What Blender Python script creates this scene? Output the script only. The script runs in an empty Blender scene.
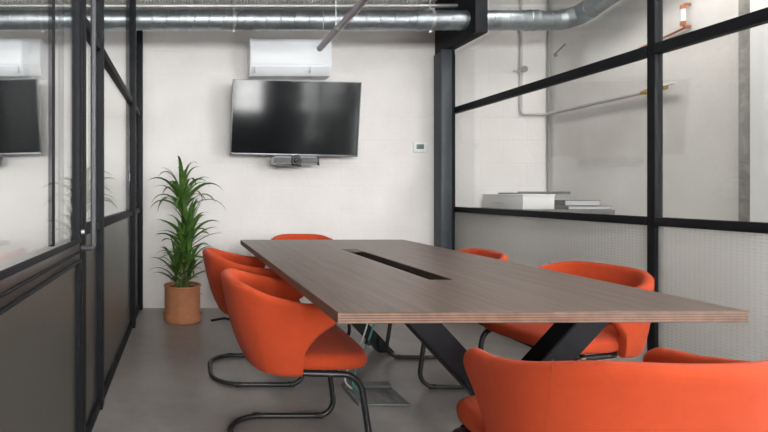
import bpy, bmesh, math, random
from mathutils import Vector, Matrix, Quaternion
random.seed(7)
PI = math.pi
SC = bpy.context.scene
COL = SC.collection

# ------------------------------------------------------------------ materials
def srgb(r, g, b):
    f = lambda c: (c/12.92 if c <= .04045 else ((c+.055)/1.055)**2.4)
    return (f(r/255), f(g/255), f(b/255), 1)

def newmat(name):
    m = bpy.data.materials.new(name); m.use_nodes = True
    nt = m.node_tree
    b = nt.nodes['Principled BSDF']
    return m, nt, b

def N(nt, t, **kw):
    n = nt.nodes.new(t)
    for k, v in kw.items():
        if k in n.inputs: n.inputs[k].default_value = v
        else: setattr(n, k, v)
    return n

def plain(name, col, rough=.5, metal=0, bump=0, scale=60, var=0.0, spec=.5, vscale=4, stretch=None, coord='Object'):
    m, nt, b = newmat(name)
    b.inputs['Base Color'].default_value = col
    b.inputs['Roughness'].default_value = rough
    b.inputs['Metallic'].default_value = metal
    b.inputs['Specular IOR Level'].default_value = spec
    tc = N(nt, 'ShaderNodeTexCoord')
    mp = N(nt, 'ShaderNodeMapping')
    if stretch: mp.inputs['Scale'].default_value = stretch
    nt.links.new(tc.outputs[coord], mp.inputs['Vector'])
    if var:
        n = N(nt, 'ShaderNodeTexNoise', Scale=vscale, Detail=6.0, Roughness=.6)
        nt.links.new(mp.outputs['Vector'], n.inputs['Vector'])
        mx = N(nt, 'ShaderNodeMix', data_type='RGBA')
        c = Vector(col[:3])
        mx.inputs['A'].default_value = (*(c*(1-var)), 1)
        mx.inputs['B'].default_value = (*[min(1, x*(1+var)) for x in c], 1)
        mr = N(nt, 'ShaderNodeMapRange'); mr.inputs[1].default_value = .3; mr.inputs[2].default_value = .7
        nt.links.new(n.outputs['Fac'], mr.inputs[0])
        nt.links.new(mr.outputs[0], mx.inputs['Factor'])
        nt.links.new(mx.outputs['Result'], b.inputs['Base Color'])
    if bump:
        n2 = N(nt, 'ShaderNodeTexNoise', Scale=scale, Detail=4.0)
        nt.links.new(mp.outputs['Vector'], n2.inputs['Vector'])
        bp = N(nt, 'ShaderNodeBump', Strength=bump, Distance=.01)
        nt.links.new(n2.outputs['Fac'], bp.inputs['Height'])
        nt.links.new(bp.outputs['Normal'], b.inputs['Normal'])
    return m

M = {}
M['orange'] = plain('orange_fabric', (.45, .058, .0185, 1), .9, bump=.25, scale=900, var=.05, vscale=30, spec=.12)
M['orange'].node_tree.nodes['Principled BSDF'].inputs['Sheen Weight'].default_value = .05
M['seam'] = plain('seam_thread', (.30, .038, .014, 1), .9)
M['black_tube'] = plain('black_powder_coat', (.012, .012, .013, 1), .35, bump=.03, scale=300)
M['rubber'] = plain('black_rubber', (.01, .01, .01, 1), .7, bump=.05)
M['leg_steel'] = plain('charcoal_steel', (.009, .011, .015, 1), .55, spec=.25, bump=.04, scale=200, var=.1)
M['frame'] = plain('painted_frame_steel', (.009, .010, .0125, 1), .55, spec=.15, bump=.04, scale=140, var=.2, vscale=12)
M['column'] = plain('blue_grey_column_paint', (.040, .048, .060, 1), .5, bump=.08, scale=60, var=.18, vscale=5)
M['door_bronze'] = plain('dark_bronze_bead', (.030, .024, .022, 1), .3, bump=.03, scale=150, var=.15)
M['steel'] = plain('brushed_handle_steel', (.16, .165, .18, 1), .35, metal=.7, bump=.05, scale=200)
M['handle'] = plain('grey_handle_paint', (.055, .055, .063, 1), .45, metal=.2)
M['terracotta'] = plain('terracotta', (.50, .205, .10, 1), .8, bump=.15, scale=60, var=.14, vscale=14)
M['soil'] = plain('potting_soil', (.03, .018, .01, 1), .95, bump=1.0, scale=60, var=.5, vscale=50)
M['stem'] = plain('plant_stem', (.10, .13, .035, 1), .6, bump=.3, scale=60, var=.35, vscale=30)
M['leaf'] = plain('leaf_green', (.062, .135, .024, 1), .36, bump=.1, scale=40, var=.45, vscale=9)
M['white_plastic'] = plain('white_plastic', (.78, .80, .84, 1), .4, bump=.02)
M['white_paper'] = plain('white_card', (.78, .78, .78, 1), .6, bump=.05, var=.03)
M['grey_plastic'] = plain('grey_plastic', (.48, .48, .50, 1), .5, bump=.05, var=.1)
M['dark_plastic'] = plain('dark_plastic', (.012, .012, .014, 1), .35, bump=.03)
M['lens'] = plain('lens_glass', (.008, .01, .014, 1), .06)
M['lcd'] = plain('lcd_grey_green', (.13, .19, .17, 1), .25)
M['shelf'] = plain('shelf_grey', (.11, .11, .11, 1), .5, bump=.05, var=.1)
M['paper_dark'] = plain('grey_card', (.085, .085, .088, 1), .6, var=.15, vscale=9)
M['teal'] = plain('teal_cable', (.03, .22, .18, 1), .45)
M['white_cable'] = plain('white_cable', (.6, .6, .58, 1), .45)
M['copper'] = plain('copper', (.55, .20, .10, 1), .35, metal=.8, var=.2)
M['brass'] = plain('brass', (.55, .36, .12, 1), .35, metal=.8, var=.2)
M['pipe_paint'] = plain('painted_pipe', (.50, .48, .46, 1), .5, bump=.1, var=.1)
M['pipe_grey'] = plain('grey_pipe', (.22, .22, .21, 1), .5, var=.1)
M['tube'] = plain('satin_mauve_grey_tube', (.40, .36, .385, 1), .38, metal=.3, bump=.02)
M['wire'] = plain('steel_wire', (.42, .42, .42, 1), .35, metal=.5)
M['hatch'] = plain('hatch_steel', (.17, .18, .185, 1), .5, metal=.2, bump=.1, var=.15)
M['ply'] = None
M['slot_wood'] = plain('dark_slot_wood', (.030, .018, .013, 1), .5, var=.3, vscale=20)
M['trough'] = plain('trough_dark', (.012, .010, .010, 1), .5)
M['tile_grey'] = plain('hatch_insert', (.24, .235, .23, 1), .7, bump=.3, scale=300, var=.25, vscale=60)
M['rough_cement'] = plain('rough_cement', (.33, .315, .295, 1), .9, bump=.8, scale=30, var=.22, vscale=14)
M['white_paint'] = plain('white_paint', (.80, .80, .79, 1), .65, bump=.15, scale=50, var=.03)

def concrete_floor():
    m, nt, b = newmat('polished_concrete')
    tc = N(nt, 'ShaderNodeTexCoord')
    n1 = N(nt, 'ShaderNodeTexNoise', Scale=1.3, Detail=8.0, Roughness=.62, Distortion=.6)
    n2 = N(nt, 'ShaderNodeTexNoise', Scale=7.0, Detail=8.0, Roughness=.7)
    for n in (n1, n2): nt.links.new(tc.outputs['Object'], n.inputs['Vector'])
    ma = N(nt, 'ShaderNodeMath', operation='MULTIPLY_ADD'); ma.inputs[1].default_value = .4
    nt.links.new(n2.outputs['Fac'], ma.inputs[0])
    m2 = N(nt, 'ShaderNodeMath', operation='MULTIPLY'); m2.inputs[1].default_value = .6
    nt.links.new(n1.outputs['Fac'], m2.inputs[0]); nt.links.new(m2.outputs[0], ma.inputs[2])
    cr = N(nt, 'ShaderNodeValToRGB')
    cr.color_ramp.elements[0].position = .30; cr.color_ramp.elements[0].color = (.185, .168, .158, 1)
    cr.color_ramp.elements[1].position = .70; cr.color_ramp.elements[1].color = (.345, .317, .300, 1)
    nt.links.new(ma.outputs[0], cr.inputs['Fac']); nt.links.new(cr.outputs['Color'], b.inputs['Base Color'])
    rr = N(nt, 'ShaderNodeMapRange'); rr.inputs[3].default_value = .26; rr.inputs[4].default_value = .42
    nt.links.new(ma.outputs[0], rr.inputs[0]); nt.links.new(rr.outputs[0], b.inputs['Roughness'])
    bp = N(nt, 'ShaderNodeBump', Strength=.06, Distance=.01)
    nt.links.new(n2.outputs['Fac'], bp.inputs['Height']); nt.links.new(bp.outputs['Normal'], b.inputs['Normal'])
    return m
M['floor'] = concrete_floor()

def wall_mat(name, c0, c1, blocks=True, axis='XZ', bs=.35):
    m, nt, b = newmat(name)
    tc = N(nt, 'ShaderNodeTexCoord')
    n1 = N(nt, 'ShaderNodeTexNoise', Scale=2.2, Detail=8.0, Roughness=.6)
    n2 = N(nt, 'ShaderNodeTexNoise', Scale=26.0, Detail=6.0, Roughness=.6)
    for n in (n1, n2): nt.links.new(tc.outputs['Object'], n.inputs['Vector'])
    mx = N(nt, 'ShaderNodeMix', data_type='RGBA')
    mx.inputs['A'].default_value = c0; mx.inputs['B'].default_value = c1
    mr = N(nt, 'ShaderNodeMapRange'); mr.inputs[1].default_value = .3; mr.inputs[2].default_value = .7
    nt.links.new(n1.outputs['Fac'], mr.inputs[0]); nt.links.new(mr.outputs[0], mx.inputs['Factor'])
    nt.links.new(mx.outputs['Result'], b.inputs['Base Color'])
    b.inputs['Roughness'].default_value = .75
    h = n2.outputs['Fac']
    if blocks:
        sp = N(nt, 'ShaderNodeSeparateXYZ'); cb = N(nt, 'ShaderNodeCombineXYZ')
        nt.links.new(tc.outputs['Object'], sp.inputs[0])
        nt.links.new(sp.outputs[axis[0]], cb.inputs[0]); nt.links.new(sp.outputs[axis[1]], cb.inputs[1])
        br = N(nt, 'ShaderNodeTexBrick', Scale=1.0)
        br.inputs['Brick Width'].default_value = .44; br.inputs['Row Height'].default_value = .215
        br.inputs['Mortar Size'].default_value = .010; br.inputs['Mortar Smooth'].default_value = .8
        nt.links.new(cb.outputs[0], br.inputs['Vector'])
        ad = N(nt, 'ShaderNodeMath', operation='MULTIPLY_ADD'); ad.inputs[1].default_value = -bs
        nt.links.new(br.outputs['Fac'], ad.inputs[0]); nt.links.new(n2.outputs['Fac'], ad.inputs[2]); h = ad.outputs[0]
    bp = N(nt, 'ShaderNodeBump', Strength=.16, Distance=.02)
    nt.links.new(h, bp.inputs['Height']); nt.links.new(bp.outputs['Normal'], b.inputs['Normal'])
    return m
M['wall'] = wall_mat('white_painted_block', (.715, .685, .67, 1), (.785, .76, .748, 1))
M['sidewall'] = wall_mat('pale_plaster_block', (.64, .61, .585, 1), (.76, .735, .715, 1), axis='YZ', bs=.08)
M['plain_wall'] = wall_mat('off_white_plaster', (.66, .64, .62, 1), (.74, .72, .70, 1), blocks=False)
M['dark_wall'] = wall_mat('slate_plaster', (.13, .13, .13, 1), (.17, .17, .165, 1), blocks=False)
M['dim_wall'] = wall_mat('grey_plaster', (.60, .59, .57, 1), (.68, .67, .65, 1), blocks=False)

def galv(name, c0, c1, rough=.3):
    m, nt, b = newmat(name)
    tc = N(nt, 'ShaderNodeTexCoord')
    v = N(nt, 'ShaderNodeTexVoronoi', Scale=34.0)
    n = N(nt, 'ShaderNodeTexNoise', Scale=9.0, Detail=5.0)
    nt.links.new(tc.outputs['Object'], v.inputs['Vector']); nt.links.new(tc.outputs['Object'], n.inputs['Vector'])
    ad = N(nt, 'ShaderNodeMath', operation='MULTIPLY_ADD'); ad.inputs[1].default_value = .35
    nt.links.new(v.outputs['Distance'], ad.inputs[0]); nt.links.new(n.outputs['Fac'], ad.inputs[2])
    mx = N(nt, 'ShaderNodeMix', data_type='RGBA'); mx.inputs['A'].default_value = c0; mx.inputs['B'].default_value = c1
    nt.links.new(ad.outputs[0], mx.inputs['Factor']); nt.links.new(mx.outputs['Result'], b.inputs['Base Color'])
    b.inputs['Metallic'].default_value = .85
    rr = N(nt, 'ShaderNodeMapRange'); rr.inputs[3].default_value = rough-.08; rr.inputs[4].default_value = rough+.14
    nt.links.new(ad.outputs[0], rr.inputs[0]); nt.links.new(rr.outputs[0], b.inputs['Roughness'])
    bp = N(nt, 'ShaderNodeBump', Strength=.08, Distance=.01)
    nt.links.new(n.outputs['Fac'], bp.inputs['Height']); nt.links.new(bp.outputs['Normal'], b.inputs['Normal'])
    return m
M['galv'] = galv('galvanised_steel', (.15, .17, .185, 1), (.36, .39, .415, 1))
M['deck'] = galv('ceiling_deck_steel', (.16, .165, .16, 1), (.26, .265, .255, 1), .5)
M['flex'] = galv('flexible_duct_foil', (.30, .30, .285, 1), (.55, .55, .53, 1), .5)

def wood(name, dark, light, scale_vec, rough=.36):
    m, nt, b = newmat(name)
    tc = N(nt, 'ShaderNodeTexCoord'); mp = N(nt, 'ShaderNodeMapping'); mp.inputs['Scale'].default_value = scale_vec
    nt.links.new(tc.outputs['Object'], mp.inputs['Vector'])
    n = N(nt, 'ShaderNodeTexNoise', Scale=1.0, Detail=9.0, Roughness=.65, Distortion=.35)
    n2 = N(nt, 'ShaderNodeTexNoise', Scale=4.0, Detail=6.0, Roughness=.7)
    nt.links.new(mp.outputs[0], n.inputs['Vector']); nt.links.new(mp.outputs[0], n2.inputs['Vector'])
    ad = N(nt, 'ShaderNodeMath', operation='MULTIPLY_ADD'); ad.inputs[1].default_value = .45
    nt.links.new(n2.outputs['Fac'], ad.inputs[0])
    ml = N(nt, 'ShaderNodeMath', operation='MULTIPLY'); ml.inputs[1].default_value = .55
    nt.links.new(n.outputs['Fac'], ml.inputs[0]); nt.links.new(ml.outputs[0], ad.inputs[2])
    cr = N(nt, 'ShaderNodeValToRGB')
    cr.color_ramp.elements[0].position = .34; cr.color_ramp.elements[0].color = dark
    cr.color_ramp.elements[1].position = .66; cr.color_ramp.elements[1].color = light
    nt.links.new(ad.outputs[0], cr.inputs['Fac']); nt.links.new(cr.outputs['Color'], b.inputs['Base Color'])
    b.inputs['Roughness'].default_value = rough
    bp = N(nt, 'ShaderNodeBump', Strength=.05, Distance=.005)
    nt.links.new(ad.outputs[0], bp.inputs['Height']); nt.links.new(bp.outputs['Normal'], b.inputs['Normal'])
    return m
M['table'] = wood('walnut_laminate', (.038, .023, .018, 1), (.160, .110, .091, 1), (26, 1.0, 26), .36)
M['table'].node_tree.nodes['Principled BSDF'].inputs['Specular IOR Level'].default_value = .38
def ply_mat():
    m, nt, b = newmat('layered_plywood_edge')
    tc = N(nt, 'ShaderNodeTexCoord'); sp = N(nt, 'ShaderNodeSeparateXYZ')
    nt.links.new(tc.outputs['Object'], sp.inputs[0])
    ml = N(nt, 'ShaderNodeMath', operation='MULTIPLY'); ml.inputs[1].default_value = 2*PI/.0075
    nt.links.new(sp.outputs['Z'], ml.inputs[0])
    sn = N(nt, 'ShaderNodeMath', operation='SINE'); nt.links.new(ml.outputs[0], sn.inputs[0])
    n = N(nt, 'ShaderNodeTexNoise', Scale=30.0, Detail=5.0); nt.links.new(tc.outputs['Object'], n.inputs['Vector'])
    mr = N(nt, 'ShaderNodeMath', operation='MULTIPLY_ADD'); mr.inputs[1].default_value = .35
    nt.links.new(sn.outputs[0], mr.inputs[0]); nt.links.new(n.outputs['Fac'], mr.inputs[2])
    cr = N(nt, 'ShaderNodeValToRGB')
    cr.color_ramp.elements[0].position = .2; cr.color_ramp.elements[0].color = (.075, .037, .024, 1)
    cr.color_ramp.elements[1].position = .8; cr.color_ramp.elements[1].color = (.205, .118, .078, 1)
    nt.links.new(mr.outputs[0], cr.inputs['Fac']); nt.links.new(cr.outputs['Color'], b.inputs['Base Color'])
    b.inputs['Roughness'].default_value = .55
    return m
M['ply'] = ply_mat()

def schlick(nt, f0):
    g = N(nt, 'ShaderNodeNewGeometry')
    d = N(nt, 'ShaderNodeVectorMath', operation='DOT_PRODUCT')
    nt.links.new(g.outputs['Incoming'], d.inputs[0]); nt.links.new(g.outputs['Normal'], d.inputs[1])
    a = N(nt, 'ShaderNodeMath', operation='ABSOLUTE'); nt.links.new(d.outputs['Value'], a.inputs[0])
    s = N(nt, 'ShaderNodeMath', operation='SUBTRACT'); s.inputs[0].default_value = 1; nt.links.new(a.outputs[0], s.inputs[1])
    p = N(nt, 'ShaderNodeMath', operation='POWER'); p.inputs[1].default_value = 5; nt.links.new(s.outputs[0], p.inputs[0])
    r = N(nt, 'ShaderNodeMath', operation='MULTIPLY_ADD'); r.inputs[1].default_value = 1-f0; r.inputs[2].default_value = f0
    nt.links.new(p.outputs[0], r.inputs[0])
    return r.outputs[0]

def clear_glass(name='clear_glass', f0=.045, tint=(.982, .988, .986, 1)):
    m, nt, b = newmat(name); nt.nodes.remove(b)
    out = nt.nodes['Material Output']
    t = N(nt, 'ShaderNodeBsdfTransparent'); t.inputs[0].default_value = tint
    g = N(nt, 'ShaderNodeBsdfGlossy', Roughness=.0); g.inputs['Color'].default_value = (1, 1, 1, 1)
    mx = N(nt, 'ShaderNodeMixShader')
    nt.links.new(schlick(nt, f0), mx.inputs[0]); nt.links.new(t.outputs[0], mx.inputs[1]); nt.links.new(g.outputs[0], mx.inputs[2])
    nt.links.new(mx.outputs[0], out.inputs['Surface'])
    return m
M['glass'] = clear_glass()

def frosted(name, tint, rough, dens, dot=True, trans=.45, tl=(.8, .8, .8, 1)):
    m, nt, b = newmat(name); nt.nodes.remove(b)
    out = nt.nodes['Material Output']
    rf = N(nt, 'ShaderNodeBsdfRefraction', Roughness=rough, IOR=1.12); rf.inputs['Color'].default_value = tint
    tr = N(nt, 'ShaderNodeBsdfTranslucent'); tr.inputs['Color'].default_value = tl
    df = N(nt, 'ShaderNodeBsdfDiffuse'); df.inputs['Color'].default_value = tl
    m1 = N(nt, 'ShaderNodeMixShader'); m1.inputs[0].default_value = .4
    nt.links.new(tr.outputs[0], m1.inputs[1]); nt.links.new(df.outputs[0], m1.inputs[2])
    m2 = N(nt, 'ShaderNodeMixShader'); m2.inputs[0].default_value = trans
    nt.links.new(rf.outputs[0], m2.inputs[1]); nt.links.new(m1.outputs[0], m2.inputs[2])
    gl = N(nt, 'ShaderNodeBsdfGlossy', Roughness=.25)
    m3 = N(nt, 'ShaderNodeMixShader'); nt.links.new(schlick(nt, .04), m3.inputs[0])
    nt.links.new(m2.outputs[0], m3.inputs[1]); nt.links.new(gl.outputs[0], m3.inputs[2])
    tc = N(nt, 'ShaderNodeTexCoord'); sp = N(nt, 'ShaderNodeSeparateXYZ'); nt.links.new(tc.outputs['Object'], sp.inputs[0])
    def wave(o, k):
        a = N(nt, 'ShaderNodeMath', operation='MULTIPLY'); a.inputs[1].default_value = 2*PI/k; nt.links.new(o, a.inputs[0])
        s = N(nt, 'ShaderNodeMath', operation='SINE'); nt.links.new(a.outputs[0], s.inputs[0]); return s.outputs[0]
    def pos(o):
        a = N(nt, 'ShaderNodeMath', operation='MULTIPLY_ADD'); a.inputs[1].default_value = .5; a.inputs[2].default_value = .5; nt.links.new(o, a.inputs[0]); return a.outputs[0]
    p0 = N(nt, 'ShaderNodeMath', operation='MULTIPLY'); nt.links.new(pos(wave(sp.outputs['Y'], dens)), p0.inputs[0]); nt.links.new(pos(wave(sp.outputs['Z'], dens*.68)), p0.inputs[1])
    p = N(nt, 'ShaderNodeMath', operation='MULTIPLY_ADD'); p.inputs[1].default_value = 2; p.inputs[2].default_value = -1; nt.links.new(p0.outputs[0], p.inputs[0])
    bp = N(nt, 'ShaderNodeBump', Strength=.32 if dot else .12, Distance=.004); nt.links.new(p.outputs[0], bp.inputs['Height'])
    for n in (rf, tr, df, gl): nt.links.new(bp.outputs['Normal'], n.inputs['Normal'])
    # the raised pattern passes a little less light than the flat glass between it
    mr = N(nt, 'ShaderNodeMapRange'); mr.inputs[1].default_value = -1; mr.inputs[2].default_value = 1
    pv_ = .10 if dot else .04
    mr.inputs[3].default_value = trans-pv_; mr.inputs[4].default_value = trans+pv_
    nt.links.new(p.outputs[0], mr.inputs[0]); nt.links.new(mr.outputs[0], m2.inputs[0])
    nt.links.new(m3.outputs[0], out.inputs['Surface'])
    return m
M['frost_r'] = frosted('patterned_frosted_glass', (.95, .95, .94, 1), .36, .023, trans=.45, tl=(.72, .715, .70, 1))
M['frost_l'] = frosted('fine_frosted_glass', (.62, .60, .56, 1), .42, .012, dot=False, trans=.35, tl=(.15, .145, .13, 1))

def tv_mat():
    m, nt, b = newmat('tv_screen')
    b.inputs['Base Color'].default_value = (.005, .006, .007, 1); b.inputs['Roughness'].default_value = .09
    b.inputs['Specular IOR Level'].default_value = .20
    b.inputs['Coat Weight'].default_value = .0
    tc = N(nt, 'ShaderNodeTexCoord'); n = N(nt, 'ShaderNodeTexNoise', Scale=2.0, Detail=2.0); nt.links.new(tc.outputs['Object'], n.inputs['Vector'])
    bp = N(nt, 'ShaderNodeBump', Strength=.02, Distance=.02); nt.links.new(n.outputs['Fac'], bp.inputs['Height']); nt.links.new(bp.outputs['Normal'], b.inputs['Normal'])
    return m
M['tv'] = tv_mat()

# ------------------------------------------------------------------ mesh helpers
def finish(name, bm, mats, parent=None, loc=(0, 0, 0), sharp=35, mw=None):
    me = bpy.data.meshes.new(name)
    bmesh.ops.recalc_face_normals(bm, faces=bm.faces[:])
    bm.to_mesh(me); bm.free()
    for p in me.polygons: p.use_smooth = True
    me.set_sharp_from_angle(angle=math.radians(sharp))
    for m in (mats if isinstance(mats, (list, tuple)) else [mats]): me.materials.append(m)
    o = bpy.data.objects.new(name, me); COL.objects.link(o)
    o.location = loc
    if mw is not None: o.matrix_world = mw
    if parent: o.parent = parent
    return o

def add_box(bm, c, s, bev=0.0, rot=None, seg=2, mi=0):
    r = bmesh.ops.create_cube(bm, size=1.0)
    vs = r['verts']
    bmesh.ops.scale(bm, vec=Vector(s), verts=vs)
    if bev:
        es = list({e for v in vs for e in v.link_edges})
        g = bmesh.ops.bevel(bm, geom=es, offset=bev, segments=seg, affect='EDGES', profile=.5)
        vs = list({v for f in g['faces'] for v in f.verts} | {v for v in vs if v.is_valid})
    if rot is not None: bmesh.ops.transform(bm, matrix=rot.to_4x4(), verts=vs)
    bmesh.ops.translate(bm, vec=Vector(c), verts=vs)
    if mi:
        for f in {f for v in vs for f in v.link_faces}: f.material_index = mi
    return vs

def box(name, lo, hi, mat, parent=None, bev=.002, rot=None):
    """axis box from corner to corner, centred origin"""
    c = [(a+b)/2 for a, b in zip(lo, hi)]; s = [abs(b-a) for a, b in zip(lo, hi)]
    bm = bmesh.new(); add_box(bm, (0, 0, 0), s, min(bev, min(s)*.45))
    return finish(name, bm, mat, parent, c)

def add_tube(bm, pts, r, n=12, closed=False, cap=True, rfun=None):
    pts = [Vector(p) for p in pts]
    L = len(pts); rings = []
    t0 = (pts[1]-pts[0]).normalized()
    up = Vector((0, 0, 1)) if abs(t0.z) < .9 else Vector((1, 0, 0))
    nrm = (up - t0*up.dot(t0)).normalized(); tp = t0
    for i, p in enumerate(pts):
        if i == 0: t = t0
        elif i == L-1: t = (pts[-1]-pts[-2]).normalized()
        else: t = ((pts[i+1]-p).normalized()+(p-pts[i-1]).normalized()).normalized()
        q = tp.rotation_difference(t); nrm = (q @ nrm); nrm = (nrm-t*nrm.dot(t)).normalized(); tp = t
        b = t.cross(nrm); rr = rfun(i/(L-1)) if rfun else r
        rings.append([bm.verts.new(p+(nrm*math.cos(2*PI*k/n)+b*math.sin(2*PI*k/n))*rr) for k in range(n)])
    for i in range(L-1):
        for k in range(n):
            bm.faces.new((rings[i][k], rings[i][(k+1) % n], rings[i+1][(k+1) % n], rings[i+1][k]))
    if cap:
        bm.faces.new(rings[0][::-1]); bm.faces.new(rings[-1])

def fillet(pts, r, n=8):
    pts = [Vector(p) for p in pts]; out = [pts[0]]
    for i in range(1, len(pts)-1):
        a, p, b = pts[i-1], pts[i], pts[i+1]
        rr = r[i] if isinstance(r, (list, tuple)) else r
        u, v = (a-p), (b-p); ang = u.angle(v)
        if abs(ang-PI) < 1e-3: out.append(p); continue
        d = min(rr/math.tan(ang/2), u.length*.49, v.length*.49)
        s, e = p+u.normalized()*d, p+v.normalized()*d
        R = d*math.tan(ang/2)
        c = p+(u.normalized()+v.normalized()).normalized()*(R/math.sin(ang/2))
        cs, ce = s-c, e-c
        q = cs.rotation_difference(ce); ax, th = q.to_axis_angle()
        for k in range(n+1): out.append(c+Quaternion(ax, th*k/n) @ cs)
    out.append(pts[-1]); return out

def tube(name, pts, r, mat, parent=None, n=12, origin=None):
    o = Vector(origin if origin is not None else pts[0])
    bm = bmesh.new(); add_tube(bm, [Vector(p)-o for p in pts], r, n)
    return finish(name, bm, mat, parent, o)

def add_lathe(bm, prof, n=48, z0=0):
    rings = []
    for (r, z) in prof:
        if r < 1e-6: rings.append([bm.verts.new((0, 0, z+z0))])
        else: rings.append([bm.verts.new((r*math.cos(2*PI*k/n), r*math.sin(2*PI*k/n), z+z0)) for k in range(n)])
    for a, b in zip(rings, rings[1:]):
        for k in range(n):
            k2 = (k+1) % n
            if len(a) == 1 and len(b) == 1: continue
            if len(a) == 1: bm.faces.new((a[0], b[k], b[k2]))
            elif len(b) == 1: bm.faces.new((a[k], a[k2], b[0]))
            else: bm.faces.new((a[k], a[k2], b[k2], b[k]))

def tag(o, label=None, cat=None, group=None, kind=None):
    if label: o['label'] = label
    if cat: o['category'] = cat
    if group: o['group'] = group
    if kind: o['kind'] = kind
    return o

def empty(name, loc, rz=0):
    o = bpy.data.objects.new(name, None); COL.objects.link(o)
    o.location = loc; o.rotation_euler = (0, 0, rz); o.empty_display_size = .1
    return o

def copy_tree(o, parent=None):
    c = o.copy(); COL.objects.link(c)
    if parent: c.parent = parent
    for ch in list(o.children): copy_tree(ch, c)
    return c

def struct(o, label, cat): return tag(o, label, cat, kind='structure')

# ------------------------------------------------------------------ the setting
YB = 4.715          # back wall
XL, XR = -.45, 2.45 # the two glazed partitions
XS = 3.42           # side wall beyond the right partition
XF = -3.6           # far wall beyond the left partition
YF = -6.0           # wall behind the camera
HC = 3.15

def slab(name, lo, hi, mat, label, cat):
    return struct(box(name, lo, hi, mat, bev=0), label, cat)

slab('floor', (XF-.2, YF-.2, -.1), (XS+.2, YB+.2, 0), M['floor'], 'grey polished concrete floor under the table and chairs', 'floor')
slab('wall_back', (XF-.2, YB, 0), (XS+.2, YB+.15, HC), M['wall'], 'white painted block wall behind the television and plant', 'wall')
slab('wall_side', (XS, 2.93, 0), (XS+.15, YB, HC), M['sidewall'], 'pale plaster side wall seen through the right glass partition', 'wall')
slab('wall_far_left', (XF-.15, YF, 0), (XF, YB, HC), M['dim_wall'], 'grey wall of the room beyond the left glass partition', 'wall')
slab('trim_1', (XS-.006, 2.80, 0), (XS+.004, 3.09, HC), M['rough_cement'], 'strip of rough bare cement beside the white pier', 'trim')
# pier: white plastered pier projecting from the side wall
slab('trim_2', (XS-.115, 2.05, 0), (XS+.15, 2.93, HC), M['white_paint'], 'smooth white pier at the right edge of the photo', 'pier')

# corrugated ceiling deck
bm = bmesh.new()
prof = []
y = YF-.15
while y < YB+.1:
    prof += [(y, 0), (y+.07, 0), (y+.10, .045), (y+.17, .045)]; y += .20
va = [bm.verts.new((XF-.15, p, HC+q)) for p, q in prof]; vb = [bm.verts.new((XS+.15, p, HC+q)) for p, q in prof]
for i in range(len(prof)-1): bm.faces.new((va[i], vb[i], vb[i+1], va[i+1]))
vc = [bm.verts.new((XF-.15, p, HC+.12)) for p in (prof[0][0], prof[-1][0])]; vd = [bm.verts.new((XS+.15, p, HC+.12)) for p in (prof[0][0], prof[-1][0])]
bm.faces.new((vc[0], vc[1], vd[1], vd[0]))
bm.faces.new((va[0], vb[0], vd[0], vc[0])); bm.faces.new((va[-1], vb[-1], vd[1], vc[1]))
struct(finish('ceiling', bm, M['deck'], sharp=20), 'grey corrugated metal ceiling deck above the ducts', 'ceiling')

# wall behind the camera and side wall by the camera, with tall steel windows
def window_wall(name, axis, fixed, th, spans, z0, z1, a0, a1, mat, label):
    bm = bmesh.new()
    def seg(p0, p1, q0, q1):
        if p1-p0 < 1e-4: return
        if axis == 'x': add_box(bm, ((p0+p1)/2, fixed-th/2, (q0+q1)/2), (p1-p0, th, q1-q0))
        else: add_box(bm, (fixed+th/2, (p0+p1)/2, (q0+q1)/2), (th, p1-p0, q1-q0))
    seg(a0, a1, 0, z0); seg(a0, a1, z1, HC)
    cur = a0
    for (s, e) in spans: seg(cur, s, z0, z1); cur = e
    seg(cur, a1, z0, z1)
    struct(finish(name, bm, mat), label, 'wall')

WN = [0]
def window(axis, fixed, th, s, e, z0, z1, nx, nz, label):
    WN[0] += 1
    w = empty('window_%d' % WN[0], (0, 0, 0)); struct(w, label, 'window')
    d = .05; cen = fixed-th/2 if axis == 'x' else fixed+th/2
    w.location = ((s+e)/2, cen, z0) if axis == 'x' else (cen, (s+e)/2, z0)
    bm = bmesh.new(); W, H = e-s, z1-z0
    def bar(u, z, du, dz):
        add_box(bm, (u, 0, z) if axis == 'x' else (0, u, z), (du, d, dz) if axis == 'x' else (d, du, dz))
    for sgn in (-1, 1): bar(sgn*(W/2-.025), H/2, .05, H)
    bar(0, .025, W-.1, .05); bar(0, H-.025, W-.1, .05)
    for k in range(1, nx): bar(-W/2+W*k/nx, H/2, .03, H-.1)
    for k in range(1, nz): bar(0, H*k/nz, W-.1, .028)
    finish('window_frame', bm, M['frame'], w)
    bm = bmesh.new(); add_box(bm, (0, 0, H/2), (W-.1, .006, H-.1) if axis == 'x' else (.006, W-.1, H-.1))
    finish('window_pane', bm, M['glass'], w)

REAR = [(-2.6, -1.2), (-.45, .95), (1.93, 2.85)]
window_wall('wall_front', 'x', YF, .2, REAR, 1.30, 2.95, XF, XS, M['dark_wall'], 'plaster wall with tall windows facing the table')
for k, (s, e) in enumerate(REAR):
    window('x', YF, .2, s, e, 1.30, 2.95, 3, 4, ['tall steel window behind the left room', 'tall steel window facing the table end', 'tall steel window facing the right partition'][k])
SIDE = [(-4.3, -2.2), (-.9, 1.2)]
window_wall('wall_right_near', 'y', XS, .2, SIDE, .6, 2.8, YF, 2.05, M['plain_wall'], 'plaster side wall with tall windows beside the white pier')
for k, (s, e) in enumerate(SIDE):
    window('y', XS, .2, s, e, .6, 2.8, 3, 4, ['tall steel side window farther from the pier', 'tall steel side window next to the pier'][k])

# --- left glazed partition
def part_box(root, name, lo, hi, mat, bev=.003):
    r = Vector(root.location)
    return box(name, Vector(lo)-r, Vector(hi)-r, mat, root, bev)

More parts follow.
